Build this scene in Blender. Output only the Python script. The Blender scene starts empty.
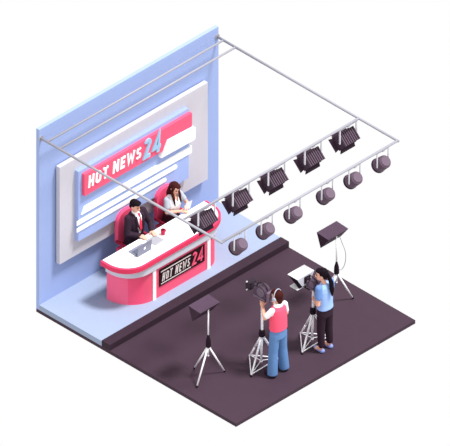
import bpy, bmesh, math, random
from mathutils import Vector, Matrix, Euler
random.seed(4)
PI = math.pi
scn = bpy.context.scene
col = scn.collection
V = Vector

# ------------------------------------------------------------------ materials
def lin(c):
    c /= 255.0
    return c / 12.92 if c <= 0.04045 else ((c + 0.055) / 1.055) ** 2.4

def mat(name, rgb, k=1.0, rough=0.65, spec=0.08, var=0.03, metal=0.0, scale=9.0):
    """matte procedural paint: seen colour rgb under light level k, with faint noise mottling"""
    m = bpy.data.materials.new(name)
    m.use_nodes = True
    nt = m.node_tree
    b = nt.nodes['Principled BSDF']
    base = [min(0.97, lin(v) / k) for v in rgb]
    tc = nt.nodes.new('ShaderNodeTexCoord')
    nz = nt.nodes.new('ShaderNodeTexNoise')
    nz.inputs['Scale'].default_value = scale
    nz.inputs['Detail'].default_value = 3.0
    rp = nt.nodes.new('ShaderNodeValToRGB')
    rp.color_ramp.elements[0].position = 0.3
    rp.color_ramp.elements[1].position = 0.7
    rp.color_ramp.elements[0].color = [v * (1 - var) for v in base] + [1]
    rp.color_ramp.elements[1].color = [min(1.0, v * (1 + var)) for v in base] + [1]
    nt.links.new(tc.outputs['Object'], nz.inputs['Vector'])
    nt.links.new(nz.outputs['Fac'], rp.inputs['Fac'])
    nt.links.new(rp.outputs['Color'], b.inputs['Base Color'])
    b.inputs['Roughness'].default_value = rough
    b.inputs['Metallic'].default_value = metal
    b.inputs['Specular IOR Level'].default_value = spec
    return m

TOP, SIDE = 2.1, 1.3
M = dict(
    floor=mat('dark studio floor', (89, 68, 83), 1.9, scale=4),
    step=mat('dark step edge', (80, 60, 75), TOP),
    platform=mat('pale blue platform', (206, 222, 255), TOP, var=0.01),
    wall=mat('blue wall', (173, 192, 242), SIDE, var=0.01, scale=3),
    greyboard=mat('pale grey board', (226, 222, 231), SIDE, var=0.01),
    blueboard=mat('blue board', (174, 194, 246), 1.2, var=0.01),
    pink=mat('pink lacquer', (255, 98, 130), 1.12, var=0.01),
    pinklit=mat('pink lacquer painted lit', (255, 98, 130), 0.82, var=0.01),  # same pink, brightened to paint light onto the shaded curved end
    pinkshade=mat('pink lacquer shade band', (246, 82, 117), 0.86, var=0.01),  # same pink, darkened to paint a shading band on the curve
    rim=mat('crimson rim', (234, 66, 102), 1.05, var=0.01),
    white=mat('white laminate', (250, 249, 252), 1.0, var=0.005),
    whitepaint=mat('white paint', (252, 252, 254), 1.0, var=0.005),
    band=mat('light grey trim', (212, 212, 224), 1.08, var=0.01),
    numeral=mat('pale blue numerals', (172, 216, 246), SIDE, var=0.01),
    numeraledge=mat('numeral side', (120, 160, 225), SIDE, var=0.01),
    signblack=mat('sign black', (48, 22, 30), SIDE),
    cream=mat('cream lettering', (250, 236, 232), SIDE, var=0.01),
    chair=mat('pink upholstery', (238, 80, 116), 0.8, var=0.02),
    chairdark=mat('dark red upholstery', (160, 38, 64), 0.9, var=0.02),
    rail=mat('pale aluminium tube', (202, 200, 212), 1.75, rough=0.5, spec=0.1),
    rod=mat('white rod', (236, 234, 242), 1.3, rough=0.4, spec=0.2),
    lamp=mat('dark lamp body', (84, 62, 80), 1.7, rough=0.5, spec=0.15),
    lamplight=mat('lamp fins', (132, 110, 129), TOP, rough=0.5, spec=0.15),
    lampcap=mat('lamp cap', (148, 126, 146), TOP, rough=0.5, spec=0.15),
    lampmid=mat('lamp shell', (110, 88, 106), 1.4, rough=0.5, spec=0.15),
    lampdark=mat('barn door black', (58, 40, 56), SIDE),
    lens=mat('lens glass', (236, 232, 214), 1.0, rough=0.15, spec=0.5),
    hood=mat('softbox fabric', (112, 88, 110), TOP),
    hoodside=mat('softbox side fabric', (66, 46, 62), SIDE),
    diffuser=mat('white diffuser cloth', (246, 246, 248), SIDE),
    tripod=mat('tripod tube', (244, 242, 248), 0.95, rough=0.4, spec=0.2),
    rubber=mat('black rubber', (42, 28, 40), SIDE),
    cam=mat('camera body', (86, 68, 84), 1.1, rough=0.5, spec=0.15),
    camlight=mat('camera panel', (116, 98, 116), 1.1, rough=0.5, spec=0.15),
    camdark=mat('camera black', (52, 38, 52), SIDE, rough=0.4, spec=0.2),
    laptop=mat('laptop grey', (158, 162, 182), 1.55, rough=0.5),
    laptopdark=mat('laptop keys', (128, 132, 152), 1.9, rough=0.6),
    paper=mat('pale grey paper', (222, 222, 232), TOP, var=0.01),
    paperheld=mat('pale paper', (228, 228, 236), 1.1, var=0.01),
    mug=mat('crimson glaze', (206, 36, 76), SIDE, rough=0.3, spec=0.3),
    coffee=mat('coffee', (90, 24, 40), TOP),
    skin=mat('warm skin', (250, 190, 164), 1.2, var=0.015),
    lip=mat('lips', (222, 122, 112), 1.0),
    eye=mat('eye', (56, 34, 36), 1.0, rough=0.5, spec=0.05),
    hairblack=mat('black hair', (36, 24, 34), 2.0, rough=0.6, spec=0.05, scale=40, var=0.15),
    hairbrown=mat('brown hair', (84, 36, 34), 1.8, rough=0.6, spec=0.05, scale=40, var=0.15),
    suit=mat('charcoal suit', (60, 43, 58), 1.4, scale=30),
    lapel=mat('suit lapel', (44, 30, 42), 1.0),
    shirt=mat('white shirt', (250, 248, 250), 1.0, var=0.01),
    tie=mat('red tie', (226, 52, 84), 1.0),
    greysleeve=mat('pale grey sleeve', (206, 211, 224), 1.45, var=0.01),
    skirt=mat('dark brown skirt', (68, 34, 46), 1.0),
    vest=mat('pink vest', (255, 92, 122), 1.05, var=0.015),
    jeans=mat('blue jeans', (98, 134, 184), 1.0, scale=30, var=0.05),
    shoedark=mat('dark shoe', (50, 32, 46), 1.1),
    tee=mat('light blue tee', (158, 190, 248), 1.05, var=0.015),
    teesleeve=mat('mid blue sleeve', (112, 148, 208), 1.05, var=0.015),
    slacks=mat('dark slacks', (56, 38, 52), 1.3),
    shoeblue=mat('periwinkle shoe', (138, 152, 216), 1.1),
    headset=mat('grey headset', (176, 178, 192), 1.0, rough=0.4),
)

# ------------------------------------------------------------------ mesh helpers
def new_bm():
    return bmesh.new()

def mesh_obj(name, bm, m, parent=None, smooth=False, bevel=0.0):
    if bevel:
        es = [e for e in bm.edges if len(e.link_faces) == 2 and e.calc_face_angle(0) > 0.6]
        bmesh.ops.bevel(bm, geom=es, offset=bevel, segments=2, affect='EDGES', clamp_overlap=True)
    bmesh.ops.recalc_face_normals(bm, faces=bm.faces)
    me = bpy.data.meshes.new(name)
    bm.to_mesh(me)
    bm.free()
    return link_mesh(name, me, m, parent, smooth)

def link_mesh(name, me, m, parent=None, smooth=False):
    for mm in (m if isinstance(m, (list, tuple)) else [m]):
        me.materials.append(mm)
    if smooth:
        for p in me.polygons:
            p.use_smooth = True
    o = bpy.data.objects.new(name, me)
    col.objects.link(o)
    if parent:
        o.parent = parent
    return o

def box(bm, x0, x1, y0, y1, z0, z1, mtx=None, mi=0):
    vs = [bm.verts.new((x, y, z)) for x in (x0, x1) for y in (y0, y1) for z in (z0, z1)]
    if mtx is not None:
        for v in vs:
            v.co = mtx @ v.co
    for f in ((0, 1, 3, 2), (4, 6, 7, 5), (0, 4, 5, 1), (2, 3, 7, 6), (0, 2, 6, 4), (1, 5, 7, 3)):
        bm.faces.new([vs[i] for i in f]).material_index = mi
    return vs

def ring_frame(d):
    d = d.normalized()
    a = V((0, 0, 1)) if abs(d.z) < 0.9 else V((1, 0, 0))
    u = d.cross(a).normalized()
    return u, d.cross(u).normalized()

def rings(bm, rs, caps=True, mi=0, closed=False):
    """skin a list of rings (each a list of points)"""
    rr = [[bm.verts.new(p) for p in r] for r in rs]
    n = len(rr[0])
    pairs = list(zip(rr[:-1], rr[1:])) + ([(rr[-1], rr[0])] if closed else [])
    for a, b in pairs:
        for i in range(n):
            bm.faces.new((a[i], a[(i + 1) % n], b[(i + 1) % n], b[i])).material_index = mi
    if caps and not closed:
        bm.faces.new(rr[0][::-1]).material_index = mi
        bm.faces.new(rr[-1]).material_index = mi

def cone(bm, p0, p1, r0, r1=None, n=12, mi=0):
    p0, p1 = V(p0), V(p1)
    r1 = r0 if r1 is None else r1
    u, w = ring_frame(p1 - p0)
    rings(bm, [[p + (u * math.cos(t) + w * math.sin(t)) * r for t in [2 * PI * i / n for i in range(n)]]
               for p, r in ((p0, r0), (p1, r1))], mi=mi)

def lathe(bm, p0, axis, prof, n=20, mi=0):
    """prof: list of (distance along axis, radius)"""
    p0, axis = V(p0), V(axis).normalized()
    u, w = ring_frame(axis)
    rings(bm, [[p0 + axis * d + (u * math.cos(t) + w * math.sin(t)) * r for t in [2 * PI * i / n for i in range(n)]]
               for d, r in prof], mi=mi)

def tube(bm, pts, r, n=8):
    pts = [V(p) for p in pts]
    rs = []
    u = None
    for i, p in enumerate(pts):
        d = (pts[min(i + 1, len(pts) - 1)] - pts[max(i - 1, 0)]).normalized()
        if u is None:
            u, w = ring_frame(d)
        else:
            u = (u - d * u.dot(d)).normalized()
        w = d.cross(u)
        rs.append([p + (u * math.cos(t) + w * math.sin(t)) * r for t in [2 * PI * k / n for k in range(n)]])
    rings(bm, rs)

def bez(pts, n=24):
    """Catmull-Rom through points"""
    pts = [V(p) for p in pts]
    P = [pts[0] * 2 - pts[1]] + pts + [pts[-1] * 2 - pts[-2]]
    out = []
    m = len(pts) - 1
    for i in range(n + 1):
        s = i / n * m
        k = min(int(s), m - 1)
        t = s - k
        a, b, c, d = P[k:k + 4]
        out.append(0.5 * ((2 * b) + (c - a) * t + (2 * a - 5 * b + 4 * c - d) * t * t + (3 * b - a - 3 * c + d) * t ** 3))
    return out

def prism(bm, poly, axis, a0, a1, mi=0):
    """extrude a 2D polygon: axis 'x' -> poly in (y,z); 'y' -> (x,z); 'z' -> (x,y)"""
    f = {'x': lambda a, p: (a, p[0], p[1]), 'y': lambda a, p: (p[0], a, p[1]), 'z': lambda a, p: (p[0], p[1], a)}[axis]
    rings(bm, [[V(f(a, p)) for p in poly] for a in (a0, a1)], mi=mi)

def ell(bm, c, r, R=None, nu=18, nv=12):
    mt = Matrix.Translation(V(c)) @ ((R.to_4x4()) if R is not None else Matrix.Identity(4)) @ Matrix.Diagonal((r[0], r[1], r[2], 1))
    bmesh.ops.create_uvsphere(bm, u_segments=nu, v_segments=nv, radius=1.0, matrix=mt)

def cap(bm, p0, p1, r0, r1=None, n=14):
    """tapered capsule"""
    p0, p1 = V(p0), V(p1)
    r1 = r0 if r1 is None else r1
    d = p1 - p0
    L = d.length
    if L < 1e-5:
        return ell(bm, p0, (r0,) * 3)
    d.normalize()
    u, w = ring_frame(d)
    prof = [(-r0 * math.cos(t), r0 * math.sin(t)) for t in [0.12 + (PI / 2 - 0.12) * i / 4 for i in range(5)]]
    prof += [(L + r1 * math.sin(t), r1 * math.cos(t)) for t in [(PI / 2 - 0.12) * i / 4 for i in range(5)]]
    rings(bm, [[p0 + d * s + (u * math.cos(t) + w * math.sin(t)) * r for t in [2 * PI * i / n for i in range(n)]] for s, r in prof])

def limb(bm, pts, rs):
    for i in range(len(pts) - 1):
        cap(bm, pts[i], pts[i + 1], rs[i], rs[i + 1])

def loft(bm, secs, n=24, p=2.3):
    """secs: (cx, cy, z, rx, ry) rounded sections stacked in z"""
    def sg(v, e):
        return math.copysign(abs(v) ** e, v)
    rings(bm, [[V((cx + rx * sg(math.cos(t), 2 / p), cy + ry * sg(math.sin(t), 2 / p), z)) for t in [2 * PI * i / n for i in range(n)]]
               for cx, cy, z, rx, ry in secs])

def remesh(name, bm, m, parent, voxel=0.008, it=3):
    """fuse overlapping closed shapes into one continuous surface"""
    bmesh.ops.recalc_face_normals(bm, faces=bm.faces)
    me = bpy.data.meshes.new('raw')
    bm.to_mesh(me)
    bm.free()
    o = bpy.data.objects.new('raw', me)
    col.objects.link(o)
    md = o.modifiers.new('r', 'REMESH')
    md.mode = 'VOXEL'
    md.voxel_size = voxel
    if it:
        sm = o.modifiers.new('s', 'SMOOTH')
        sm.factor = 0.5
        sm.iterations = it
    dg = bpy.context.evaluated_depsgraph_get()
    dg.update()
    out = bpy.data.meshes.new_from_object(o.evaluated_get(dg))
    bpy.data.objects.remove(o)
    bpy.data.meshes.remove(me)
    out.name = name
    out.materials.clear()
    return link_mesh(name, out, m, parent, True)

def glyph(ch, w, h, t):
    """letter strokes inside a w x h box, stroke thickness t: list of (polyline, closed)"""
    a, c, d = t / 2, w - t / 2, h - t / 2
    def arc(cx, cy, rx, ry, a0, a1, n=7):
        return [(cx + rx * math.cos(math.radians(a0 + (a1 - a0) * i / n)), cy + ry * math.sin(math.radians(a0 + (a1 - a0) * i / n))) for i in range(n + 1)]
    m, r = h / 2, min(0.32 * w, 0.3 * h)
    if ch == 'H': return [([(a, 0), (a, h)], 0), ([(c, 0), (c, h)], 0), ([(a, m), (c, m)], 0)]
    if ch == 'T': return [([(w / 2, 0), (w / 2, h)], 0), ([(0, d), (w, d)], 0)]
    if ch == 'E': return [([(a, 0), (a, h)], 0), ([(a, a), (w, a)], 0), ([(a, m), (w * 0.92, m)], 0), ([(a, d), (w, d)], 0)]
    if ch == 'N': return [([(a, 0), (a, h)], 0), ([(c, 0), (c, h)], 0), ([(a, h - t * 0.3), (c, t * 0.3)], 0)]
    if ch == 'W': return [([(a * 0.9, h), (w * 0.27, t * 0.35), (w * 0.5, h * 0.78), (w * 0.73, t * 0.35), (w - a * 0.9, h)], 0)]
    if ch == 'O': return [(arc(c - r, d - r, r, r, 0, 90) + arc(a + r, d - r, r, r, 90, 180) + arc(a + r, a + r, r, r, 180, 270) + arc(c - r, a + r, r, r, 270, 360), 1)]
    if ch == 'S':
        q = (d - a) / 4
        return [(arc(c - r, d - q, r, q, 25, 90) + arc(a + r, d - q, r, q, 90, 270) + arc(c - r, a + q, r, q, 90, -90) + arc(a + r, a + q, r, q, 270, 205), 0)]
    if ch == '2':
        rr = (c - a) / 2
        return [(arc(w / 2, d - rr, rr, rr, 175, -20, 12) + [(a, a), (w, a)], 0)]
    if ch == '4': return [([(w * 0.72, 0), (w * 0.72, h), (a * 0.9, h * 0.27), (w, h * 0.27)], 0)]
    return []

def stroke(bm, pts, closed, t, fn, x0, x1):
    n = len(pts)
    P = [Vector((p[0], p[1])) for p in pts]
    L, Rr = [], []
    for i in range(n):
        p = P[i]
        d0 = (p - P[i - 1]).normalized() if (i > 0 or closed) else (P[i + 1] - p).normalized()
        d1 = (P[(i + 1) % n] - p).normalized() if (i < n - 1 or closed) else d0
        if (P[(i + 1) % n] - p).length < 1e-6: d1 = d0
        if (p - P[i - 1]).length < 1e-6: d0 = d1
        n0, n1 = Vector((-d0.y, d0.x)), Vector((-d1.y, d1.x))
        mm = (n0 + n1)
        mm = n0 if mm.length < 1e-4 else mm.normalized()
        k = t / 2 / max(0.5, mm.dot(n0))
        L.append(p + mm * k); Rr.append(p - mm * k)
    for i in range(n if closed else n - 1):
        j = (i + 1) % n
        if (P[j] - P[i]).length < 1e-6: continue
        rings(bm, [[Vector((x,) + fn(q)) for q in (L[i], L[j], Rr[j], Rr[i])] for x in (x0, x1 + 0.0004 * (i % 5))])

def lettering(name, text, m, parent, x0, x1, y0, y1, z0, z1, t=0.2, shear=0.12, gap=0.16):
    """raised block letters on a plane facing +X filling a box; t = stroke / letter height"""
    h = z1 - z0
    W = {'H': 0.62, 'O': 0.64, 'T': 0.58, 'N': 0.66, 'E': 0.52, 'W': 0.92, 'S': 0.55, '2': 0.60, '4': 0.72, ' ': 0.20}
    tot = sum(W[c] for c in text) + gap * (len(text) - 1)
    sc = (y1 - y0 - shear * h) / tot
    b = new_bm()
    y = y0
    for c in text:
        w = W[c] * sc
        for k, (pl, cl) in enumerate(glyph(c, w, h, t * h)):
            stroke(b, pl, cl, t * h, lambda q, y=y: (y + q[0] + shear * q[1], z0 + q[1]), x0 + 0.0001 * k, x1 + 0.0008 * k)
        y += w + gap * sc
    return mesh_obj(name, b, m, parent)

def thing(name, label, cat, loc=(0, 0, 0), rz=0.0, group=None):
    o = bpy.data.objects.new(name, None)
    o.empty_display_size = 0.1
    col.objects.link(o)
    o.location = loc
    o.rotation_euler = (0, 0, rz)
    o['label'] = label
    o['category'] = cat
    if group:
        o['group'] = group
    return o

def tag(o, label, cat, group=None):
    o['label'] = label
    o['category'] = cat
    if group:
        o['group'] = group
    return o

def dup(root, loc, label, rz=None):
    r = root.copy()
    col.objects.link(r)
    r.location = loc
    if rz is not None:
        r.rotation_euler = (0, 0, rz)
    r['label'] = label
    def rec(src, dst):
        for ch in list(src.children):
            c = ch.copy()
            col.objects.link(c)
            c.parent = dst
            rec(ch, c)
    rec(root, r)
    return r

def struct(name, bm, m, bevel=0.0):
    o = mesh_obj(name, bm, m, bevel=bevel)
    o['kind'] = 'structure'
    return o

# ------------------------------------------------------------------ the setting
W = 4.14          # width of the set along Y
D = 4.615         # depth along X
b = new_bm(); box(b, 0, D, 0, W, -0.066, 0.0); struct('floor', b, M['floor'], 0.006)
b = new_bm(); box(b, 0, 0.07, 0, W, 0.0, 3.6); struct('wall_back', b, M['wall'], 0.006)
b = new_bm(); box(b, 0.07, 1.512, 0, W, 0.0, 0.10); struct('floor.001', b, M['platform'], 0.006)
b = new_bm(); box(b, 1.512, 1.70, 0.0, W, 0.0, 0.115); struct('trim_1', b, M['step'], 0.012)

# ------------------------------------------------------------------ display on the back wall
bd = thing('news_backdrop', 'layered grey and blue display panel with pink HOT NEWS 24 banner mounted on blue wall', 'display panel', (0.07, 2.1, 0.75))
BO = V((0.07, 2.1, 0.75))
def bd_box(name, m, x0, x1, y0, y1, z0, z1, bev=0.005):
    b = new_bm(); box(b, x0 - BO.x, x1 - BO.x, y0 - BO.y, y1 - BO.y, z0 - BO.z, z1 - BO.z)
    return mesh_obj(name, b, m, bd, bevel=bev)
bd_box('grey_board', M['greyboard'], 0.07, 0.15, 0.392, 3.813, 0.753, 2.69)
bd_box('blue_board', M['blueboard'], 0.15, 0.23, 0.746, 3.292, 1.078, 2.468)
ban = bd_box('banner', M['pink'], 0.23, 0.29, 0.828, 3.31, 1.972, 2.40)
lettering('lettering', 'HOT NEWS', M['whitepaint'], ban, 0.29 - BO.x, 0.305 - BO.x, 0.90 - BO.y, 2.135 - BO.y, 2.10 - BO.z, 2.325 - BO.z, 0.185, 0.10, 0.20)
lettering('numerals', '24', [M['numeral']], ban, 0.29 - BO.x, 0.312 - BO.x, 2.165 - BO.y, 2.60 - BO.y, 2.03 - BO.z, 2.40 - BO.z, 0.18, 0.12)
def strip(x0, x1, poly):
    b = new_bm(); prism(b, [(y - BO.y, z - BO.z) for y, z in poly], 'x', x0 - BO.x, x1 - BO.x)
    mesh_obj('white_strip', b, M['whitepaint'], bd, bevel=0.004)
strip(0.23, 0.31, [(2.58, 1.865), (3.345, 1.85), (3.369, 1.875), (3.369, 2.09), (3.334, 2.125), (2.727, 2.15), (2.66, 2.03)])
strip(0.23, 0.246, [(0.795, 1.585), (3.35, 1.56), (3.35, 1.705), (0.865, 1.72)])
def rounded(y0, y1, z0, z1):
    r = (z1 - z0) / 2
    return [(y0, z0)] + [(y1 - r + r * math.sin(t), (z0 + z1) / 2 - r * math.cos(t)) for t in [PI * i / 8 for i in range(9)]] + [(y0, z1)]
strip(0.23, 0.246, rounded(0.70, 3.015, 1.418, 1.497))
strip(0.23, 0.246, rounded(0.70, 2.77, 1.282, 1.352))

bd.location = (0.091, 2.079, 0.771)      # stands off the wall on four spacers
for y in (-1.4, 1.4):
    for z in (0.3, 1.6):
        b = new_bm(); cone(b, (-0.021, y, z), (0.002, y, z), 0.06, n=20); mesh_obj('wall_spacer', b, M['rail'], bd)

# ------------------------------------------------------------------ news desk
dk = thing('news_desk', 'curved pink and white news desk with HOT NEWS 24 sign on the blue platform', 'desk', (1.0, 2.0, 0.10))
DO = V((1.0, 2.0, 0.10))
def outline(xb, xf, y0, y1, rx, r0, r1, n=14):
    pts = [(xb, y0)] if rx < xf - xb - 1e-6 else []
    pts += [(xf - rx + rx * math.sin(t), y0 + r0 - r0 * math.cos(t)) for t in [PI / 2 * i / n for i in range(n + 1)]]
    pts += [(xf - rx + rx * math.cos(t), y1 - r1 + r1 * math.sin(t)) for t in [PI / 2 * i / n for i in range(n + 1)]]
    pts += [(xb, y1)] if rx < xf - xb - 1e-6 else []
    return pts
def lp(poly):
    return [(x - DO.x, y - DO.y) for x, y in poly]
def strip_wall(bm, outer, inner, z0, z1, mis=None):
    """open curved wall between two matching polylines"""
    n = len(outer)
    secs = []
    for (ox, oy), (ix, iy) in zip(outer, inner):
        secs.append([bm.verts.new((ox, oy, z0)), bm.verts.new((ox, oy, z1)), bm.verts.new((ix, iy, z1)), bm.verts.new((ix, iy, z0))])
    for i in range(n - 1):
        for k in range(4):
            f = bm.faces.new((secs[i][k], secs[i + 1][k], secs[i + 1][(k + 1) % 4], secs[i][(k + 1) % 4]))
            f.material_index = mis(i) if mis else 0
    bm.faces.new(secs[0]); bm.faces.new(secs[-1])
NS = 18
bo = lp(outline(0.73, 1.29, 0.90, 3.11, 0.56, 0.53, 0.42, NS))
bi = lp(outline(0.73, 1.25, 0.94, 3.07, 0.52, 0.49, 0.38, NS))
b = new_bm()
strip_wall(b, bo, bi, 0.0, 0.62, lambda i: 1 if 8 <= i < 14 else (2 if i < 8 else 0))  # shading painted by facet: lit left end, shaded band, plain front
mesh_obj('base_panel', b, [M['pink'], M['pinkshade'], M['pinklit']], dk)
for y in (1.435, 2.69):
    b = new_bm(); box(b, 0.285, 0.302, y - 0.035 - 2.0, y + 0.035 - 2.0, 0.0, 0.60)
    mesh_obj('white_post', b, M['whitepaint'], dk, bevel=0.003)
b = new_bm(); prism(b, lp(outline(0.76, 1.315, 0.84, 3.14, 0.45, 0.45, 0.45)), 'z', 0.60, 0.755)
mesh_obj('trim_band', b, M['band'], dk)
to = lp(outline(0.73, 1.335, 0.755, 3.19, 0.43, 0.43, 0.46))
ti = lp(outline(0.73, 1.295, 0.80, 3.15, 0.40, 0.40, 0.43))
b = new_bm(); strip_wall(b, to, ti, 0.745, 0.832)
mesh_obj('edge_rim', b, M['rim'], dk, bevel=0.012)
b = new_bm(); prism(b, ti, 'z', 0.745, 0.830)
mesh_obj('worktop', b, M['white'], dk)
b = new_bm(); box(b, 0.285, 0.305, 1.545 - 2, 2.587 - 2, 0.21, 0.54)
sg = mesh_obj('sign', b, M['signblack'], dk, bevel=0.003)
lettering('lettering', 'HOT NEWS', M['cream'], sg, 0.305, 0.311, 1.595 - 2, 2.25 - 2, 0.290, 0.443, 0.14, 0.16, 0.30)
lettering('numerals', '24', M['pink'], sg, 0.305, 0.312, 2.285 - 2, 2.56 - 2, 0.255, 0.50, 0.14, 0.10)
for z in (0.243, 0.482):
    b = new_bm(); box(b, 0.305, 0.310, 1.575 - 2, 2.265 - 2, z, z + 0.014)
    mesh_obj('rule_line', b, M['cream'], sg)

# ------------------------------------------------------------------ chairs
ch = thing('office_chair', "pink office chair behind the man in the dark suit", 'chair', (0.30, 1.79, 0.10), 0, 'pink presenter chairs')
def roundtop(y0, y1, z0, z1, r, rb=0.05):
    out = []
    for cy, cz, a, rr in ((y1 - rb, z0 + rb, -90, rb), (y1 - r, z1 - r, 0, r), (y0 + r, z1 - r, 90, r), (y0 + rb, z0 + rb, 180, rb)):
        for i in range(7):
            t = math.radians(a + 15 * i)
            out.append((cy + rr * math.cos(t), cz + rr * math.sin(t)))
    return out
b = new_bm(); prism(b, roundtop(-0.22, 0.22, 0.54, 1.145, 0.19), 'x', -0.055, 0.02)
mesh_obj('backrest', b, M['chair'], ch, bevel=0.015)
b = new_bm(); box(b, -0.02, 0.40, -0.22, 0.22, 0.385, 0.465); mesh_obj('seat', b, M['chair'], ch, bevel=0.03)
for s in (-1, 1):
    b = new_bm()
    y0, y1 = sorted((s * 0.225, s * 0.265))
    box(b, 0.0, 0.27, y0, y1, 0.60, 0.635)
    box(b, 0.20, 0.235, y0, y1, 0.40, 0.61)
    mesh_obj('armrest', b, M['chairdark'], ch, bevel=0.008)
b = new_bm(); box(b, -0.085, -0.055, -0.035, 0.035, 0.36, 0.80); box(b, -0.085, 0.12, -0.035, 0.035, 0.355, 0.385)
mesh_obj('back_support', b, M['chairdark'], ch, bevel=0.006)
b = new_bm(); cone(b, (0.17, 0, 0.075), (0.17, 0, 0.385), 0.028); mesh_obj('post', b, M['rail'], ch)
for k in range(5):
    t = 2 * PI * k / 5 + 0.3
    d = V((math.cos(t), math.sin(t), 0))
    b = new_bm(); cone(b, V((0.17, 0, 0.085)) , V((0.17, 0, 0.06)) + d * 0.23, 0.024, 0.015)
    sp = mesh_obj('base_spoke', b, M['rubber'], ch)
    b = new_bm(); c = V((0.17, 0, 0.025)) + d * 0.23; q = V((-d.y, d.x, 0)) * 0.018
    cone(b, c - q, c + q, 0.025); mesh_obj('caster', b, M['rubber'], sp)
dup(ch, (0.30, 2.69, 0.10), "pink office chair behind the woman with long brown hair")

# ------------------------------------------------------------------ things on the desk
TOPZ = 0.931
lt = thing('laptop', 'open grey laptop on the white desk with its lid towards the cameras', 'laptop', (1.08, 1.413, TOPZ))
b = new_bm(); box(b, -0.215, 0.0, -0.157, 0.157, 0.0, 0.014); kb = mesh_obj('keyboard_base', b, M['laptop'], lt, bevel=0.004)
b = new_bm()
for i in range(4):
    for j in range(10):
        box(b, -0.16 + i * 0.033, -0.135 + i * 0.033, -0.137 + j * 0.0275, -0.114 + j * 0.0275, 0.014, 0.017)
mesh_obj('keys', b, M['laptopdark'], kb)
b = new_bm(); R = Matrix.Rotation(math.radians(4), 4, 'Y'); box(b, -0.004, 0.008, -0.157, 0.157, 0.012, 0.215, R)
ld = mesh_obj('lid', b, M['laptop'], lt, bevel=0.004)
b = new_bm()
R2 = R @ Matrix.Translation((0.0085, 0, 0.112))
pts = []
for i in range(28):
    t = 2 * PI * i / 28
    r = 0.026 * (1 - 0.16 * max(0, math.cos(t - PI / 2)) ** 6 - 0.10 * max(0, math.cos(t + PI / 2)) ** 8)
    if abs(t) < 0.55 or abs(t - 2 * PI) < 0.55:
        r *= 0.72
    pts.append((r * math.cos(t), r * math.sin(t)))
prism(b, pts, 'x', 0.0, 0.001)
leaf = [(0.0, 0.027), (0.004, 0.036), (0.013, 0.042), (0.010, 0.033)]
prism(b, leaf, 'x', 0.0, 0.001)
for v in b.verts: v.co = R2 @ v.co
mesh_obj('emblem', b, M['whitepaint'], ld)
b = new_bm(); box(b, -0.005, -0.004, -0.143, 0.143, 0.03, 0.203, R); mesh_obj('screen', b, M['camdark'], ld)

b = new_bm(); R = Matrix.Rotation(0.05, 4, 'Z'); box(b, -0.105, 0.105, -0.115, 0.115, 0.0, 0.003, R)
sh = mesh_obj('paper_sheet', b, M['paper']); sh.location = (0.945, 1.80, TOPZ)
tag(sh, 'pale grey sheet of paper lying on the desk behind the laptop', 'paper')

mg = thing('mug', 'small crimson mug standing on the white desk right of the man', 'mug', (0.92, 2.01, TOPZ))
b = new_bm(); lathe(b, (0, 0, 0), (0, 0, 1), [(0, 0.03), (0.004, 0.034), (0.10, 0.040), (0.10, 0.035), (0.085, 0.034)], 20); mesh_obj('cup', b, M['mug'], mg, True)
b = new_bm(); cone(b, (0, 0, 0.080), (0, 0, 0.0855), 0.034); mesh_obj('coffee', b, M['coffee'], mg)
b = new_bm(); tube(b, [V((0, 0.036, 0.08)) + V((0, 0.028 * math.sin(t), -0.028 + 0.028 * math.cos(t))) for t in [PI * i / 10 for i in range(11)]], 0.006); mesh_obj('handle', b, M['mug'], mg, True)

# ------------------------------------------------------------------ lighting truss
RZ = 3.42
XA, XB = 3.345, 4.24
tr = thing('lighting_truss', 'pale metal tube lighting truss reaching forward from top of blue wall', 'lighting truss', (0.07, 2.07, RZ))
def rail(name, p0, p1, r=0.022):
    b = new_bm(); o = V((0.07, 2.07, RZ)); cone(b, V(p0) - o, V(p1) - o, r, n=14)
    return mesh_obj(name, b, M['rail'], tr, True)
for y in (0.035, 4.105):
    rail('side_rail', (0.07, y, RZ), (XB + 0.024, y, RZ))
    b = new_bm(); cone(b, (0, y - 2.07, 0), (0.012, y - 2.07, 0), 0.05, n=16); mesh_obj('wall_flange', b, M['rail'], tr)
for x, r in ((0.22, 0.018), (0.50, 0.018), (XA, 0.022), (XB, 0.022)):
    rail('cross_rail', (x, 0.035, RZ), (x, 4.105, RZ), r)

# ---- ribbed spotlights with barn doors
fr = thing('barn_door_spotlight', 'ribbed dark spotlight with barn doors, leftmost of the five on the rear rail', 'spotlight', (XA, 0.588, RZ), 0, 'barn door spotlights on the rear rail')
RL = Matrix.Rotation(math.radians(-45), 4, 'Y')   # local +x becomes (1,0,1): the lamp back; local z becomes (-1,0,1)
FC = Matrix.Translation((-0.045, 0.02, -0.295)) @ RL
b = new_bm()
for s in (-1, 1):
    box(b, -0.012, 0.012, s * 0.19 - 0.010, s * 0.19 + 0.010, -0.30, -0.015)
box(b, -0.012, 0.012, -0.20, 0.20, -0.034, -0.022)
mesh_obj('yoke', b, M['rod'], fr, bevel=0.003)
b = new_bm(); box(b, -0.022, 0.022, -0.03, 0.03, -0.036, -0.005); mesh_obj('clamp', b, M['rail'], fr, bevel=0.006)
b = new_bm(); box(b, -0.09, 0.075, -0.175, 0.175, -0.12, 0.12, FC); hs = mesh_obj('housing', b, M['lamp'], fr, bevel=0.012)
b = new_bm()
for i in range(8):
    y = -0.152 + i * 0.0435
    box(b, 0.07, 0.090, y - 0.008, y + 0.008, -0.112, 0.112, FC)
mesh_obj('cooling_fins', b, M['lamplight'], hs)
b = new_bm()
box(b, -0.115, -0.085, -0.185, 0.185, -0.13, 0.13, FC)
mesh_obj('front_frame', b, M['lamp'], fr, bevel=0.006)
b = new_bm(); box(b, -0.118, -0.112, -0.16, 0.16, -0.105, 0.105, FC); mesh_obj('lens', b, M['lens'], fr)
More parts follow.
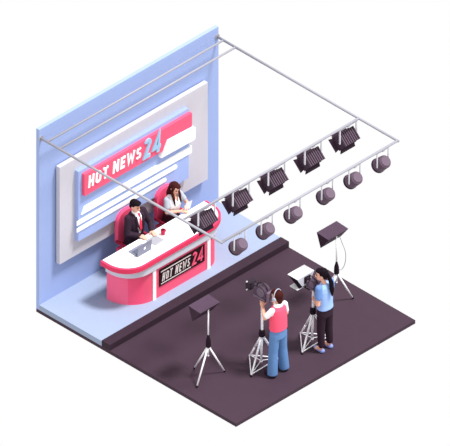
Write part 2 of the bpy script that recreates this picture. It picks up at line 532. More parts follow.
for s in (-1, 1):
    H = FC @ Matrix.Translation((-0.11, s * 0.185, 0)) @ Matrix.Rotation(s * math.radians(42), 4, 'Z')
    b = new_bm(); prism(b, [(0, -0.105), (s * 0.07, -0.125), (s * 0.07, 0.125), (0, 0.105)], 'x', -0.006, 0.006)
    for v in b.verts: v.co = H @ v.co
    mesh_obj('barn_door', b, M['lampdark'], fr)
    L = 0.035 if s > 0 else 0.07
    H = FC @ Matrix.Translation((-0.11, 0, s * 0.13)) @ Matrix.Rotation(-s * math.radians(42), 4, 'Y')
    b = new_bm(); prism(b, [(-0.155, 0), (-0.168, s * L), (0.168, s * L), (0.155, 0)], 'x', -0.006, 0.006)
    for v in b.verts: v.co = H @ v.co
    mesh_obj('barn_door', b, M['lampdark'], fr)
for y, w in ((1.385, 'second from left of the five on the rear rail'), (2.205, 'middle one of the five on the rear rail'),
             (3.048, 'fourth from left of the five on the rear rail'), (3.857, 'rightmost and highest of the five on the rear rail')):
    dup(fr, (XA, y, RZ), 'ribbed dark spotlight with barn doors, ' + w)

# ---- round can lamps
pc = thing('can_light', 'round dark can lamp, leftmost and lowest of the six on the front rail', 'lamp', (XB, 0.462, RZ), 0, 'round can lamps on the front rail')
b = new_bm()
for s in (-1, 1):
    box(b, -0.010, 0.010, s * 0.128 - 0.008, s * 0.128 + 0.008, -0.31, -0.015)
box(b, -0.010, 0.010, -0.136, 0.136, -0.034, -0.022)
mesh_obj('yoke', b, M['rod'], pc, bevel=0.002)
b = new_bm(); box(b, -0.022, 0.022, -0.025, 0.025, -0.036, -0.005); mesh_obj('clamp', b, M['rail'], pc, bevel=0.006)
AX = V((-1, 0, -1)).normalized()
C0 = V((-0.02, 0, -0.295)) - AX * 0.115
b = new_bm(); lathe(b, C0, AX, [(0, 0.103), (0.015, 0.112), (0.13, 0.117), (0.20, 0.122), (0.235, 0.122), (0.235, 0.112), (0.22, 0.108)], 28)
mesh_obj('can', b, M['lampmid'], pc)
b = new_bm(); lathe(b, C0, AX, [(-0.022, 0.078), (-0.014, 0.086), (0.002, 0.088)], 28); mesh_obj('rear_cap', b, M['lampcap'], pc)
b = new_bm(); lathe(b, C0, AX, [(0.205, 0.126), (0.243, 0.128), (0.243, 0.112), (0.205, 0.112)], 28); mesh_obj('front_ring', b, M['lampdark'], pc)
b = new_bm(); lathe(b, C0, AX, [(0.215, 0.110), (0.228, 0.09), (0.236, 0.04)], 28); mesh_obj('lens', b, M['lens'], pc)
for y, w in ((1.088, 'second from left of the six on the front rail'), (1.730, 'third from left of the six on the front rail'),
             (2.480, 'fourth from left of the six on the front rail'), (3.113, 'second from right of the six on the front rail'),
             (3.762, 'rightmost and highest of the six on the front rail')):
    dup(pc, (XB, y, RZ), 'round dark can lamp, ' + w)

# ------------------------------------------------------------------ softbox lights on tripods
def make_softbox(loc, label, cable):
    t = thing('softbox_light', label, 'studio light', loc, 0, 'softbox lights on tripods')
    ap = V((0.02, 0.005, 0.62))
    feet = [V((0.12, 0.285, 0.012)), V((-0.30, 0.0, 0.012)), V((0.11, -0.353, 0.012))]
    for f in feet:
        b = new_bm(); cone(b, ap, f, 0.016, 0.014); lg = mesh_obj('leg', b, M['tripod'], t, True)
        b = new_bm(); d = (f - ap).normalized(); cone(b, f - d * 0.03, f + d * 0.004, 0.017, 0.014); mesh_obj('rubber_foot', b, M['rubber'], lg)
    b = new_bm(); cone(b, ap, ap - V((0, 0, 0.19)), 0.012); cone(b, ap - V((0, 0, 0.19)), ap - V((0, 0, 0.205)), 0.015); mesh_obj('centre_stub', b, M['tripod'], t, True)
    b = new_bm(); lathe(b, ap + V((0, 0, -0.02)), (0, 0, 1), [(0, 0.04), (0.03, 0.045), (0.13, 0.04), (0.22, 0.018), (0.24, 0.014)], 14); mesh_obj('collar', b, M['rubber'], t)
    b = new_bm(); cone(b, ap + V((0, 0, 0.2)), V((0.02, 0.005, 1.345)), 0.013); mesh_obj('pole', b, M['tripod'], t, True)
    # wedge-shaped hood: open white front towards the desk, sloping down
    y0, y1 = -0.23, 0.23
    P0, P1, P2 = V((-0.205, 0, 1.425)), V((0.07, 0, 1.405)), V((-0.115, 0, 1.155))
    b = new_bm()
    vs = [[b.verts.new((p.x, y, p.z)) for p in (P0, P1, P2)] for y in (y0, y1)]
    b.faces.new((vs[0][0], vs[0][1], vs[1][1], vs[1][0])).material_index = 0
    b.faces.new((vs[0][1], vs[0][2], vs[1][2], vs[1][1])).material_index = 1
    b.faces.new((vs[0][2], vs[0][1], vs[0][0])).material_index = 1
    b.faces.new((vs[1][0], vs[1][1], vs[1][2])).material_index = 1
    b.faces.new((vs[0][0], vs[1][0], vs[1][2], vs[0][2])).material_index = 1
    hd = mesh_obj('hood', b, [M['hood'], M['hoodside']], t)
    n = V((-0.27, 0, -0.09)).normalized()
    b = new_bm()
    q = [V((P0.x, y0 + 0.02, P0.z)).lerp(V((P2.x, y0 + 0.02, P2.z)), 0.05), V((P0.x, y1 - 0.02, P0.z)).lerp(V((P2.x, y1 - 0.02, P2.z)), 0.05),
         V((P0.x, y1 - 0.02, P0.z)).lerp(V((P2.x, y1 - 0.02, P2.z)), 0.95), V((P0.x, y0 + 0.02, P0.z)).lerp(V((P2.x, y0 + 0.02, P2.z)), 0.95)]
    rings(b, [[p + n * 0.001 for p in q], [p + n * 0.008 for p in q]])
    mesh_obj('diffuser', b, M['diffuser'], hd)
    if cable:
        b = new_bm(); tube(b, bez([(0.03, 0.06, 1.33), (0.05, 0.10, 1.18), (0.08, 0.15, 0.98), (0.075, 0.15, 0.78), (0.055, 0.10, 0.66), (0.03, 0.03, 0.66)], 30), 0.006, 6)
        mesh_obj('power_cable', b, M['rail'], t, True)
    return t
make_softbox((3.335, 0.615, 0.0), 'dark softbox light on white tripod standing alone near left edge of dark floor', False)
make_softbox((3.35, 3.562, 0.0), 'dark softbox light with hanging cable on tripod behind the woman in blue', True)

# ------------------------------------------------------------------ cameras on tripods
def make_tripod(loc, label, post):
    t = thing('camera_tripod', label, 'tripod', loc, 0, 'white camera tripods')
    ap = V((0.0, 0.0, 0.60))
    feet = [V((0.11, -0.36, 0.012)), V((-0.30, 0.005, 0.012)), V((0.10, 0.295, 0.012))]
    for f in feet:
        q = (f - V((0, 0, 0))).normalized()
        s = V((-q.y, q.x, 0)) * 0.02
        b = new_bm(); m_ = ap.lerp(f, 0.55)
        cone(b, ap, m_, 0.020); cone(b, m_ - (f - ap) * 0.05, f, 0.016)
        lg = mesh_obj('leg', b, M['tripod'], t, True)
        b = new_bm(); cone(b, f - V((0, 0, 0.012)), f + V((0, 0, 0.02)), 0.02, 0.015); mesh_obj('rubber_foot', b, M['rubber'], lg)
    b = new_bm()
    hub = V((0.0, -0.02, 0.10))
    for i in range(3):
        cone(b, feet[i] + V((0, 0, 0.035)), feet[(i + 1) % 3] + V((0, 0, 0.035)), 0.009)
        cone(b, hub, feet[i] + V((0, 0, 0.035)), 0.006)
    mesh_obj('floor_spreader', b, M['tripod'], t, True)
    b = new_bm(); cone(b, ap, hub, 0.021); cone(b, hub, hub - V((0, 0, 0.03)), 0.024); mesh_obj('centre_column', b, M['tripod'], t, True)
    b = new_bm(); lathe(b, ap + V((0, 0, -0.02)), (0, 0, 1), [(0, 0.045), (0.03, 0.055), (0.055, 0.055), (0.06, 0.045), (0.08, 0.05), (0.12, 0.045), (0.13, 0.03)], 16); mesh_obj('tripod_head', b, M['rubber'], t)
    b = new_bm(); cone(b, ap + V((0, 0, 0.1)), V((0, 0, post)), 0.021); box(b, -0.08, 0.08, -0.045, 0.045, post - 0.012, post); mesh_obj('post', b, M['tripod'], t)
    return t
make_tripod((3.74, 1.475, 0.0), 'white camera tripod in front of the man in the pink vest', 1.335)
make_tripod((3.879, 2.514, 0.0), 'white camera tripod in front of the woman in blue', 1.125)

# big cinema camera, local forward = -X, base at the mounting plate
def make_camera(loc, label, k=1.0, rz=0.0):
    t = thing('studio_camera', label, 'camera', loc, rz, 'studio cameras')
    # body with rounded film-magazine top
    b = new_bm()
    prof = [(0.15, 0.02), (0.15, 0.15)]
    prof += [(0.03 + 0.115 * math.cos(a), 0.165 + 0.115 * math.sin(a)) for a in [math.radians(10 + 16 * i) for i in range(11)]]
    prof += [(-0.12, 0.20), (-0.14, 0.17), (-0.14, 0.02)]
    prism(b, [(x * k, z * k) for x, z in prof], 'y', -0.065, 0.065)
    bd_ = mesh_obj('body', b, M['cam'], t, bevel=0.01)
    b = new_bm(); cone(b, (0.035 * k, -0.066, 0.165 * k), (0.035 * k, -0.080, 0.165 * k), 0.085 * k, 0.078 * k, n=24); mesh_obj('side_disc', b, M['camlight'], bd_)
    b = new_bm(); box(b, -0.12 * k, 0.13 * k, -0.078, -0.064, 0.03 * k, 0.07 * k); mesh_obj('side_panel', b, M['camlight'], bd_, bevel=0.005)
    b = new_bm(); lathe(b, (-0.12 * k, 0, 0.16 * k), (-1, 0, 0), [(0, 0.055 * k), (0.02, 0.066 * k), (0.03, 0.055 * k), (0.06 * k, 0.055 * k), (0.065 * k, 0.062 * k), (0.10 * k, 0.062 * k)], 20); mesh_obj('lens_barrel', b, M['camdark'], t)
    b = new_bm()
    x0 = -0.20 * k
    zc = 0.16 * k
    o4 = [V((x0, y, z)) for y, z in ((-0.07, zc - 0.065), (0.07, zc - 0.065), (0.07, zc + 0.065), (-0.07, zc + 0.065))]
    o5 = [V((x0 - 0.08 * k, y * 1.35, zc + (z - zc) * 1.35)) for _, y, z in o4]
    i5 = [V((x0 - 0.08 * k, y * 1.2, zc + (z - zc) * 1.2)) for _, y, z in o4]
    i4 = [V((x0 - 0.01, y * 0.8, zc + (z - zc) * 0.8)) for _, y, z in o4]
    rings(b, [o4, o5, i5, i4])
    mb = mesh_obj('matte_box', b, M['camdark'], t)
    for z in (zc + 0.095, zc - 0.06):
        b = new_bm(); cone(b, (x0 - 0.05 * k, -0.085, z), (x0 - 0.05 * k, -0.108, z), 0.013, n=12); mesh_obj('focus_knob', b, M['rod'], mb)
    b = new_bm(); box(b, 0.165 * k, 0.215 * k, -0.06, 0.075, 0.03 * k, 0.22 * k); cone(b, (0.10 * k, 0.06, 0.12 * k), (0.17 * k, 0.06, 0.12 * k), 0.03)
    vf = mesh_obj('viewfinder', b, M['camlight'], t, bevel=0.01)
    b = new_bm(); cone(b, (0.215 * k, 0.055, 0.13 * k), (0.245 * k, 0.055, 0.13 * k), 0.03, 0.038, n=16); mesh_obj('eyecup', b, M['camdark'], vf)
    b = new_bm(); tube(b, bez([(-0.10 * k, 0, 0.15), (-0.105 * k, 0, 0.225), (-0.03 * k, 0, 0.305 * k), (0.10 * k, 0, 0.29 * k), (0.13 * k, 0, 0.22 * k)], 20), 0.010); mesh_obj('carry_handle', b, M['camdark'], t, True)
    b = new_bm(); box(b, -0.09, 0.09, -0.055, 0.055, 0.0, 0.022); mesh_obj('mount_plate', b, M['camdark'], t, bevel=0.004)
    return t
make_camera((3.74, 1.47, 1.335), 'dark studio camera operated by the man in the pink vest')
make_camera((3.93, 2.47, 1.125), 'dark studio camera behind the white hooded prompter', 0.72)

# teleprompter in front of the right camera
tp = thing('teleprompter', 'white hooded teleprompter in front of the right studio camera', 'teleprompter', (3.66, 2.44, 1.10))
TO = V((3.66, 2.44, 1.10))
def quad_plate(name, pts, m, th):
    pts = [V(p) - TO for p in pts]
    n = (pts[1] - pts[0]).cross(pts[2] - pts[0]).normalized() * th
    b = new_bm(); rings(b, [pts, [p - n for p in pts]])
    return mesh_obj(name, b, m, tp)
X0, X1, Y0, Y1, ZT, ZB = 3.555, 3.785, 2.25, 2.635, 1.335, 1.115
quad_plate('hood_top', [(X0, Y0, ZT), (X1, Y0, ZT), (X1, Y1, ZT), (X0, Y1, ZT)], M['diffuser'], 0.012)
quad_plate('shroud', [(X1, Y0, ZT - 0.012), (X1, Y0 + 0.11, ZB + 0.03), (X1, Y1 - 0.11, ZB + 0.03), (X1, Y1, ZT - 0.012)], M['band'], 0.008)
quad_plate('tray', [(X0 + 0.035, Y0 + 0.015, ZB), (X1 - 0.02, Y0 + 0.015, ZB), (X1 - 0.02, Y1 - 0.06, ZB), (X0 + 0.035, Y1 - 0.06, ZB)], M['diffuser'], 0.016)
quad_plate('glass', [(X0 + 0.01, Y0 + 0.01, ZT - 0.015), (X1 - 0.02, Y0 + 0.06, ZB + 0.003), (X1 - 0.02, Y1 - 0.06, ZB + 0.003), (X0 + 0.01, Y1 - 0.01, ZT - 0.015)], M['camdark'], 0.006)
b = new_bm(); box(b, X1 - TO.x - 0.02, X1 - TO.x + 0.10, -0.02, 0.02, -0.012, 0.004); mesh_obj('mounting_arm', b, M['camdark'], tp)

# ------------------------------------------------------------------ people
def Rot(yaw, pitch=0.0, roll=0.0):
    """head frame: forward +x; yaw to the left, pitch down positive"""
    return (Matrix.Rotation(yaw, 3, 'Z') @ Matrix.Rotation(pitch, 3, 'Y') @ Matrix.Rotation(roll, 3, 'X'))

def head(bm, c, R, s=1.0):
    c = V(c)
    def e(p, r): ell(bm, c + R @ (V(p) * s), [q * s for q in r], R)
    e((0.0, 0, 0.02), (0.092, 0.074, 0.098))
    e((0.030, 0, -0.040), (0.060, 0.058, 0.072))
    e((0.050, 0, -0.085), (0.030, 0.030, 0.026))
    cap(bm, c + R @ (V((0.088, 0, 0.005)) * s), c + R @ (V((0.104, 0, -0.030)) * s), 0.009 * s, 0.014 * s)
    for k in (-1, 1):
        e((-0.005, k * 0.075, -0.008), (0.022, 0.010, 0.030))

def face(parent, c, R, s=1.0, brow=None):
    c = V(c)
    P = lambda x, y, z: c + R @ (V((x, y, z)) * s)
    for k in (-1, 1):
        b = new_bm(); ell(b, P(0.083, k * 0.030, 0.002), (0.007 * s, 0.011 * s, 0.006 * s), R); mesh_obj('eye', b, M['eye'], parent, True)
        b = new_bm(); cap(b, P(0.089, k * 0.018, 0.026), P(0.080, k * 0.046, 0.026), 0.005 * s); mesh_obj('eyebrow', b, brow, parent, True)
    b = new_bm(); cap(b, P(0.088, -0.018, -0.062), P(0.088, 0.018, -0.062), 0.0065 * s); mesh_obj('mouth', b, M['lip'], parent, True)

def hand(bm, w, d, n, side, s=1.0, curl=0.4):
    """w wrist, d finger direction, n back-of-hand normal, side: thumb direction sign"""
    w, d, n = V(w), V(d).normalized(), V(n)
    n = (n - d * n.dot(d)).normalized()
    q = d.cross(n) * side
    R = Matrix((d, q, n)).transposed()
    ell(bm, w + d * 0.045 * s, (0.052 * s, 0.040 * s, 0.018 * s), R)
    for i, L in enumerate((0.062, 0.072, 0.067, 0.052)):
        o = w + d * 0.082 * s + q * (0.030 - 0.020 * i) * s
        d1 = (d * math.cos(curl) - n * math.sin(curl)).normalized()
        d2 = (d * math.cos(curl * 2.3) - n * math.sin(curl * 2.3)).normalized()
        m_ = o + d1 * L * 0.5 * s
        cap(bm, o, m_, 0.0092 * s, 0.0085 * s, 8); cap(bm, m_, m_ + d2 * L * 0.5 * s, 0.0085 * s, 0.007 * s, 8)
    o = w + d * 0.025 * s + q * 0.032 * s
    m_ = o + (d * 0.6 + q * 0.7 - n * 0.2).normalized() * 0.036 * s
    cap(bm, o, m_, 0.012 * s, 0.010 * s, 8); cap(bm, m_, m_ + (d * 0.9 + q * 0.2 - n * 0.3).normalized() * 0.03 * s, 0.010 * s, 0.008 * s, 8)

def foot(bm, ankle, fwd, s=1.0, r=0.0):
    a, f = V(ankle), V(fwd).normalized()
    h = a.z
    cap(bm, V((a.x, a.y, 0.036 + 0)) - f * 0.035, V((a.x, a.y, 0.034)) + f * 0.14 * s, 0.036 + r, 0.030 + r)
    cap(bm, V((a.x, a.y, h)), V((a.x, a.y, 0.045)) + f * 0.03, 0.040 + r, 0.040 + r)
    ell(bm, V((a.x, a.y, 0.032)) + f * 0.12 * s, (0.05 + r, 0.042 + r, 0.030 + r), Matrix((f, V((-f.y, f.x, 0)), V((0, 0, 1)))).transposed())

# ---- seated man in a suit (local +x faces the cameras)
def seated_man():
    p = thing('person', 'man in dark suit and red tie sitting at the desk, hands on the worktop', 'person', (0.50, 1.79, 0.10))
    H = V((0.025, -0.035, 1.335)); R = Rot(math.radians(12), math.radians(14)); hk = 0.92
    shL, shR = V((0.0, 0.165, 1.135)), V((0.0, -0.165, 1.135))
    elL, elR = V((0.10, 0.245, 0.90)), V((0.04, -0.225, 0.87))
    wrL, wrR = V((0.235, 0.135, 0.868)), V((0.20, -0.115, 0.868))
    b = new_bm()
    head(b, H, R, hk)
    cap(b, (0.0, 0, 1.13), (0.012, -0.025, 1.26), 0.052, 0.046)
    loft(b, [(-0.06, 0, 0.50, 0.11, 0.15), (-0.05, 0, 0.62, 0.10, 0.14), (-0.01, 0, 0.90, 0.09, 0.14), (0.0, 0, 1.11, 0.08, 0.14), (0.0, 0, 1.17, 0.04, 0.07)])
    for a, e_, w in ((shL, elL, wrL), (shR, elR, wrR)):
        limb(b, [a, e_, w], [0.045, 0.036, 0.026])
    hand(b, wrL, (0.95, -0.25, -0.06), (0, 0, 1), 1, 1.0, 0.15)
    hand(b, wrR, (0.95, 0.30, -0.06), (0, 0, 1), -1, 1.0, 0.15)
    for s in (-1, 1):
        limb(b, [(-0.05, s * 0.085, 0.53), (0.34, s * 0.10, 0.515), (0.34, s * 0.10, 0.09)], [0.065, 0.05, 0.038])
    body = remesh('body', b, M['skin'], p, 0.0065, 2)
    face(p, H, R, hk, M['hairblack'])
    # hair
    b = new_bm()
    def e(pt, r): ell(b, H + R @ (V(pt) * hk), [q * hk for q in r], R)
    e((-0.022, 0, 0.040), (0.092, 0.084, 0.092)); e((0.02, 0, 0.085), (0.078, 0.070, 0.042)); e((-0.06, 0, 0.0), (0.045, 0.074, 0.08))
    e((0.055, 0.025, 0.088), (0.042, 0.042, 0.026)); e((0.055, -0.025, 0.08), (0.042, 0.045, 0.024))
    remesh('hair', b, M['hairblack'], p, 0.009, 3)
    # shirt front, then jacket
    b = new_bm()
    loft(b, [(0.010, 0, 0.80, 0.095, 0.09), (0.026, 0, 0.95, 0.098, 0.09), (0.022, 0, 1.13, 0.088, 0.08), (0.010, -0.008, 1.19, 0.060, 0.064), (0.010, -0.012, 1.222, 0.055, 0.057)])
    remesh('shirt', b, M['shirt'], p, 0.008, 2)
    b = new_bm()
    tz = [(1.195, 0.022, 0.072), (1.155, 0.014, 0.096), (1.05, 0.019, 0.122), (0.92, 0.025, 0.128), (0.88, 0.004, 0.127)]
    rings(b, [[V((x - 0.012, -w, z)), V((x + 0.004, -w, z)), V((x + 0.008, w, z)), V((x - 0.012, w, z))] for z, w, x in tz])
    mesh_obj('necktie', b, M['tie'], p)
    b = new_bm()
    loft(b, [(-0.05, 0, 0.48, 0.135, 0.175), (-0.04, 0, 0.62, 0.125, 0.165), (-0.005, 0, 0.88, 0.118, 0.168), (0.0, 0, 1.04, 0.112, 0.185), (-0.004, 0, 1.13, 0.095, 0.180), (-0.012, 0, 1.19, 0.062, 0.100)])
    for a, e_, w in ((shL, elL, wrL), (shR, elR, wrR)):
        limb(b, [a, e_, w], [0.066, 0.054, 0.043])
    jk = remesh('suit_jacket', b, M['suit'], p, 0.0065, 4)
    # cut a V at the chest so shirt and tie show
    bm2 = bmesh.new(); bm2.from_mesh(jk.data)
    kill = [f for f in bm2.faces if f.calc_center_median().x > 0.02 and f.calc_center_median().z > 0.91
            and abs(f.calc_center_median().y) < 0.012 + (f.calc_center_median().z - 0.86) * 0.14]
    bmesh.ops.delete(bm2, geom=kill, context='FACES'); bm2.to_mesh(jk.data); bm2.free()
    for s in (-1, 1):
        b = new_bm()
        pts = [V((0.136, s * 0.010, 0.85)), V((0.132, s * 0.036, 0.98)), V((0.098, s * 0.062, 1.165)), V((0.110, s * 0.095, 1.115)), V((0.128, s * 0.075, 1.0)), V((0.136, s * 0.03, 0.90))]
        rings(b, [pts, [q + V((-0.012, 0, 0)) for q in pts]])
        mesh_obj('lapel', b, M['lapel'], jk)
    b = new_bm()
    for s in (-1, 1):
        limb(b, [(-0.05, s * 0.085, 0.535), (0.34, s * 0.10, 0.518), (0.335, s * 0.10, 0.12)], [0.085, 0.066, 0.055])
    remesh('trousers', b, M['suit'], p, 0.010, 3)
    b = new_bm()
    for s in (-1, 1): foot(b, (0.335, s * 0.10, 0.10), (1, 0, 0), 1.0, 0.006)
    remesh('shoes', b, M['shoedark'], p, 0.008, 2)
seated_man()

# ---- seated woman with long brown hair
def seated_woman():
    p = thing('person', 'woman with long brown hair and white top sitting at the desk, reading a sheet', 'person', (0.50, 2.66, 0.10))
    H = V((0.045, -0.005, 1.255)); R = Rot(math.radians(-4), math.radians(26))
    shL, shR = V((0.0, 0.142, 1.055)), V((0.0, -0.142, 1.055))
    elL, elR = V((0.09, 0.235, 0.865)), V((0.06, -0.205, 0.865))
    wrL, wrR = V((0.215, 0.135, 0.885)), V((0.195, -0.02, 0.872))
    b = new_bm()
    head(b, H, R, 0.86)
    cap(b, (0.0, 0, 1.05), (0.03, 0, 1.165), 0.045, 0.040)
    loft(b, [(-0.06, 0, 0.48, 0.11, 0.15), (-0.05, 0, 0.60, 0.095, 0.125), (-0.01, 0, 0.86, 0.082, 0.115), (0.0, 0, 1.03, 0.075, 0.125), (0.0, 0, 1.095, 0.04, 0.07)])
    for a, e_, w in ((shL, elL, wrL), (shR, elR, wrR)):
        limb(b, [a, e_, w], [0.040, 0.032, 0.023])
    hand(b, wrL, (0.35, -0.55, 0.5), (0.5, 0.7, 0.3), 1, 0.9, 0.5)
    hand(b, wrR, (0.75, 0.65, 0.1), (0.2, -0.2, 1), -1, 0.9, 0.35)
    for s in (-1, 1):
        limb(b, [(-0.05, s * 0.08, 0.53), (0.33, s * 0.085, 0.51), (0.31, s * 0.085, 0.09)], [0.062, 0.048, 0.034])
        foot(b, (0.31, s * 0.085, 0.09), (1, 0, 0), 0.9)
    remesh('body', b, M['skin'], p, 0.0065, 2)
    face(p, H, R, 0.86, M['hairbrown'])
    b = new_bm()
    def e(pt, r): ell(b, H + R @ (V(pt) * 0.86), [q * 0.86 for q in r], R)
    e((-0.022, 0, 0.040), (0.094, 0.086, 0.090)); e((0.03, 0.02, 0.082), (0.066, 0.060, 0.036)); e((-0.06, 0, -0.03), (0.05, 0.080, 0.09))
    for s in (-1, 1):
        pts = [H + R @ V((0.015, s * 0.062, 0.04)), H + R @ V((0.030, s * 0.068, -0.05)), V((0.085, s * 0.072, 1.10)), V((0.115, s * 0.066, 0.965))]
        limb(b, pts, [0.026, 0.024, 0.026, 0.012])
    limb(b, [H + R @ V((-0.06, 0, 0)), V((-0.075, 0, 1.10)), V((-0.10, 0, 0.98))], [0.06, 0.062, 0.035])
    remesh('hair', b, M['hairbrown'], p, 0.009, 3)
    b = new_bm()
    loft(b, [(-0.04, 0, 0.68, 0.104, 0.132), (-0.03, 0, 0.74, 0.098, 0.126), (0.0, 0, 0.86, 0.105, 0.130), (0.012, 0, 0.96, 0.112, 0.134), (0.0, 0, 1.055, 0.090, 0.138), (-0.004, 0, 1.105, 0.058, 0.090)])
    tp_ = remesh('top', b, M['shirt'], p, 0.005, 5)
    bm2 = bmesh.new(); bm2.from_mesh(tp_.data)
    kill = [f for f in bm2.faces if f.calc_center_median().x > 0.02 and f.calc_center_median().z > 1.0
            and abs(f.calc_center_median().y) < (f.calc_center_median().z - 1.0) * 0.5]
    bmesh.ops.delete(bm2, geom=kill, context='FACES'); bm2.to_mesh(tp_.data); bm2.free()
    for a, e_ in ((shL, elL), (shR, elR)):
        b = new_bm(); cap(b, a, a.lerp(e_, 0.55), 0.056, 0.052); remesh('sleeve', b, M['greysleeve'], tp_, 0.008, 2)
    b = new_bm()
    loft(b, [(-0.05, 0, 0.46, 0.13, 0.165), (-0.05, 0, 0.60, 0.125, 0.155), (-0.03, 0, 0.755, 0.115, 0.142)])
    for s in (-1, 1): cap(b, (-0.05, s * 0.08, 0.535), (0.34, s * 0.075, 0.512), 0.085, 0.068)
    cap(b, (-0.05, 0, 0.53), (0.34, 0, 0.51), 0.08, 0.062)
    remesh('skirt', b, M['skirt'], p, 0.010, 3)
    b = new_bm()
    for s in (-1, 1):
        cap(b, (0.29, s * 0.085, 0.040), (0.44, s * 0.085, 0.032), 0.043, 0.036)
    remesh('shoes', b, M['skirt'], p, 0.008, 2)
seated_woman()
b = new_bm(); box(b, -0.001, 0.001, -0.07, 0.07, -0.10, 0.10, Matrix.Rotation(math.radians(16), 4, 'Y'))
o = mesh_obj('held_paper', b, M['paperheld']); o.location = (0.765, 2.745, 1.06)
tag(o, "pale sheet of paper held upright in the seated woman's hand", 'paper')

# ---- standing camera people (local +x looks towards the desk; root rotated half a turn)
def camera_man():
    p = thing('person', 'man in pink vest, white shirt and blue jeans standing behind the left camera', 'person', (4.09, 1.50, 0.0), PI)
    H = V((0.045, -0.015, 1.50)); R = Rot(math.radians(8), math.radians(4))
    shL, shR = V((0.0, 0.148, 1.315)), V((0.0, -0.148, 1.315))
    elL, elR = V((0.08, 0.225, 1.17)), V((0.03, -0.215, 1.09))
    wrL, wrR = V((0.27, 0.095, 1.245)), V((0.225, -0.130, 1.22))
    b = new_bm()
    head(b, H, R)
    cap(b, (0.0, 0, 1.30), (0.025, -0.008, 1.43), 0.050, 0.045)
    loft(b, [(0.0, 0, 0.78, 0.09, 0.13), (0.0, 0, 0.92, 0.085, 0.125), (0.0, 0, 1.15, 0.085, 0.135), (0.0, 0, 1.29, 0.075, 0.135), (0.0, 0, 1.345, 0.04, 0.07)])
    for a, e_, w in ((shL, elL, wrL), (shR, elR, wrR)):
        limb(b, [a, e_, w], [0.046, 0.038, 0.027])
    hand(b, wrL, (0.45, -0.35, 0.75), (-0.6, 0.5, 0.6), 1, 1.0, 0.45)
    hand(b, wrR, (0.7, 0.2, 0.6), (-0.3, -0.8, 0.4), -1, 1.0, 0.6)
    for s in (-1, 1):
        limb(b, [(0, s * 0.085, 0.82), (0.02, s * 0.11, 0.45), (0.0, s * 0.135, 0.09)], [0.07, 0.05, 0.036])
    remesh('body', b, M['skin'], p, 0.0065, 2)
    face(p, H, R, 1.0, M['hairbrown'])
    b = new_bm()
    def e(pt, r): ell(b, H + R @ V(pt), r, R)
    e((-0.026, 0, 0.035), (0.092, 0.086, 0.092)); e((0.025, 0, 0.085), (0.075, 0.066, 0.040)); e((-0.058, 0, -0.02), (0.045, 0.074, 0.08)); e((0.07, 0.0, 0.075), (0.035, 0.055, 0.028))
    cap(b, H + V((-0.07, 0, -0.06)), H + V((-0.055, 0, -0.10)), 0.045, 0.03)
    remesh('hair', b, M['hairbrown'], p, 0.009, 3)
    # white shirt (collar and sleeves)
    b = new_bm()
    loft(b, [(0, 0, 1.10, 0.102, 0.150), (0, 0, 1.24, 0.100, 0.148), (0, 0, 1.315, 0.085, 0.130), (0.0, 0, 1.370, 0.070, 0.080), (0.004, 0, 1.405, 0.062, 0.064)])
    for a, e_ in ((shL, elL), (shR, elR)):
        cap(b, a, a.lerp(e_, 0.70), 0.052, 0.052)
    remesh('shirt', b, M['shirt'], p, 0.008, 3)
    b = new_bm()
    loft(b, [(0, 0, 0.905, 0.122, 0.164), (0, 0, 0.96, 0.121, 0.163), (0, 0, 1.10, 0.120, 0.160), (0, 0, 1.22, 0.118, 0.150), (0, 0, 1.31, 0.108, 0.138), (0, 0, 1.362, 0.078, 0.100)])
    remesh('vest', b, M['vest'], p, 0.008, 2)
    b = new_bm()
    loft(b, [(0, 0, 0.74, 0.112, 0.155), (0, 0, 0.95, 0.110, 0.150)])
    for s in (-1, 1):
        cap(b, (0, s * 0.078, 0.82), (0.012, s * 0.105, 0.46), 0.092, 0.080)
        cone(b, (0.012, s * 0.105, 0.46), (0.0, s * 0.135, 0.045), 0.080, 0.088, 20)
    tj = remesh('jeans', b, M['jeans'], p, 0.009, 3)
    for s in (-1, 1):
        b = new_bm(); foot(b, (0.0, s * 0.135, 0.09), (1, 0, 0), 1.0, 0.008); remesh('shoe', b, M['shoedark'], p, 0.008, 2)
    # headset resting over the ears
    hs_ = thing('headset', 'pale grey headset on the head of the man in the pink vest', 'headset', p.matrix_basis @ H, PI)
    b = new_bm()
    RR = R
    tube(b, [RR @ V((-0.012, 0.100 * math.cos(t), 0.012 + 0.128 * math.sin(t))) for t in [PI * i / 20 for i in range(21)]], 0.009)
    mesh_obj('headband', b, M['headset'], hs_, True)
    for s in (-1, 1):
        b = new_bm(); lathe(b, RR @ V((-0.01, s * 0.084, -0.005)), RR @ V((0, s, 0)), [(0, 0.036), (0.012, 0.040), (0.024, 0.036), (0.030, 0.024)], 18); mesh_obj('ear_cup', b, M['headset'], hs_, True)
    b = new_bm(); tube(b, bez([RR @ V(q) for q in ((0.0, 0.10, -0.02), (0.06, 0.09, -0.07), (0.115, 0.03, -0.075))], 12), 0.004); mesh_obj('microphone_boom', b, M['headset'], hs_, True)
camera_man()

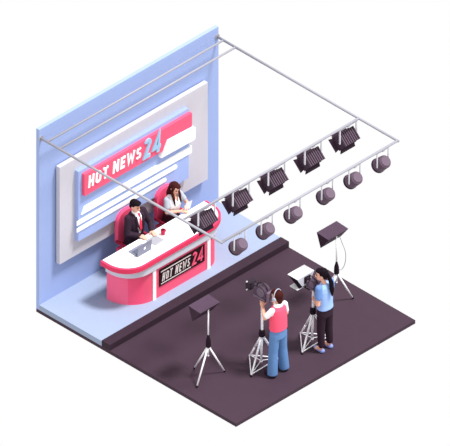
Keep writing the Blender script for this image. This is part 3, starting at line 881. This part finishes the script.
def camera_woman():
    p = thing('person', 'woman with black ponytail, blue tee and dark slacks standing behind the right camera', 'person', (4.155, 2.515, 0.0), PI)
    H = V((0.035, 0.045, 1.50)); R = Rot(math.radians(42), math.radians(3))
    shL, shR = V((0.0, 0.140, 1.285)), V((0.0, -0.140, 1.285))
    elL, elR = V((-0.01, 0.175, 0.985)), V((0.06, -0.185, 1.03))
    wrL, wrR = V((0.165, 0.085, 0.945)), V((0.20, -0.03, 1.06))
    b = new_bm()
    head(b, H, R, 0.96)
    cap(b, (0.0, 0, 1.27), (0.02, 0.03, 1.40), 0.044, 0.040)
    loft(b, [(0.0, 0, 0.76, 0.09, 0.135), (0.0, 0, 0.92, 0.078, 0.11), (0.0, 0, 1.13, 0.08, 0.12), (0.0, 0, 1.25, 0.07, 0.125), (0.0, 0, 1.305, 0.04, 0.065)])
    for a, e_, w in ((shL, elL, wrL), (shR, elR, wrR)):
        limb(b, [a, e_, w], [0.042, 0.040, 0.026])
    hand(b, wrL, (0.75, -0.55, 0.1), (-0.1, 0.5, 0.8), 1, 0.92, 0.6)
    hand(b, wrR, (0.85, 0.3, 0.2), (0, -0.6, 0.7), -1, 0.92, 0.6)
    for s in (-1, 1):
        limb(b, [(0, s * 0.08, 0.80), (0.015, s * 0.09, 0.45), (0.0, s * 0.095, 0.10)], [0.068, 0.048, 0.034])
        foot(b, (0.0, s * 0.095, 0.09), (1, 0, 0), 0.72)
    remesh('body', b, M['skin'], p, 0.0065, 2)
    face(p, H, R, 0.96, M['hairblack'])
    b = new_bm()
    def e(pt, r): ell(b, H + R @ V(pt), r, R)
    e((-0.026, 0, 0.035), (0.090, 0.084, 0.090)); e((0.022, 0, 0.080), (0.072, 0.066, 0.040)); e((-0.058, 0, -0.02), (0.045, 0.072, 0.075))
    hr = remesh('hair', b, M['hairblack'], p, 0.009, 3)
    b = new_bm()
    limb(b, [H + R @ V((-0.10, 0, 0.01)), V((-0.11, -0.03, 1.39)), V((-0.135, -0.025, 1.25)), V((-0.135, -0.03, 1.12))], [0.026, 0.040, 0.040, 0.012])
    remesh('ponytail', b, M['hairblack'], hr, 0.008, 2)
    b = new_bm()
    loft(b, [(0, 0, 0.845, 0.114, 0.148), (0, 0, 0.93, 0.106, 0.140), (0, 0, 1.08, 0.104, 0.145), (0, 0, 1.20, 0.100, 0.150), (0, 0, 1.275, 0.085, 0.150), (0, 0, 1.325, 0.062, 0.085)])
    te = remesh('tee_shirt', b, M['tee'], p, 0.008, 3)
    for a, e_ in ((shL, elL), (shR, elR)):
        b = new_bm(); cap(b, a, a.lerp(e_, 0.55), 0.062, 0.062); remesh('sleeve', b, M['teesleeve'], te, 0.008, 2)
    b = new_bm()
    loft(b, [(0, 0, 0.70, 0.108, 0.146), (0, 0, 0.89, 0.098, 0.132)])
    for s in (-1, 1):
        limb(b, [(0, s * 0.074, 0.78), (0.01, s * 0.088, 0.45), (-0.01, s * 0.095, 0.14)], [0.084, 0.070, 0.058])
    remesh('slacks', b, M['slacks'], p, 0.009, 3)
    for s in (-1, 1):
        b = new_bm()
        cap(b, (-0.035, s * 0.095, 0.034), (0.13, s * 0.095, 0.026), 0.043, 0.034)
        sh_ = remesh('shoe', b, M['shoeblue'], p, 0.007, 2)
        bm2 = bmesh.new(); bm2.from_mesh(sh_.data)
        kill = [f for f in bm2.faces if f.calc_center_median().z > 0.046 and -0.03 < f.calc_center_median().x < 0.10]
        bmesh.ops.delete(bm2, geom=kill, context='FACES'); bm2.to_mesh(sh_.data); bm2.free()
camera_woman()

# ------------------------------------------------------------------ light and camera
w = bpy.data.worlds.new('white void')
scn.world = w
w.use_nodes = True
w.node_tree.nodes['Background'].inputs['Color'].default_value = (1, 1, 1, 1)
w.node_tree.nodes['Background'].inputs['Strength'].default_value = 1.0
sd = bpy.data.lights.new('studio_sun', 'SUN')
sd.energy = 4.4
sd.angle = math.radians(11)
so = bpy.data.objects.new('studio_sun', sd)
col.objects.link(so)
so.location = (3, 4, 8)
so.rotation_euler = V((0.34, 0.26, 1.0)).to_track_quat('Z', 'Y').to_euler()

cd = bpy.data.cameras.new('camera')
cd.type = 'ORTHO'
cd.ortho_scale = 450 / 61.2372
cd.clip_end = 100
co = bpy.data.objects.new('camera', cd)
col.objects.link(co)
co.location = V((0.474, 3.886, 0)) + V((1, -1, 1)) * 10
co.rotation_euler = (math.atan(math.sqrt(2)), 0, math.radians(45))
scn.camera = co
scn.view_settings.view_transform = 'Standard'
scn.view_settings.look = 'None'
scn.view_settings.exposure = 0
scn.view_settings.gamma = 1
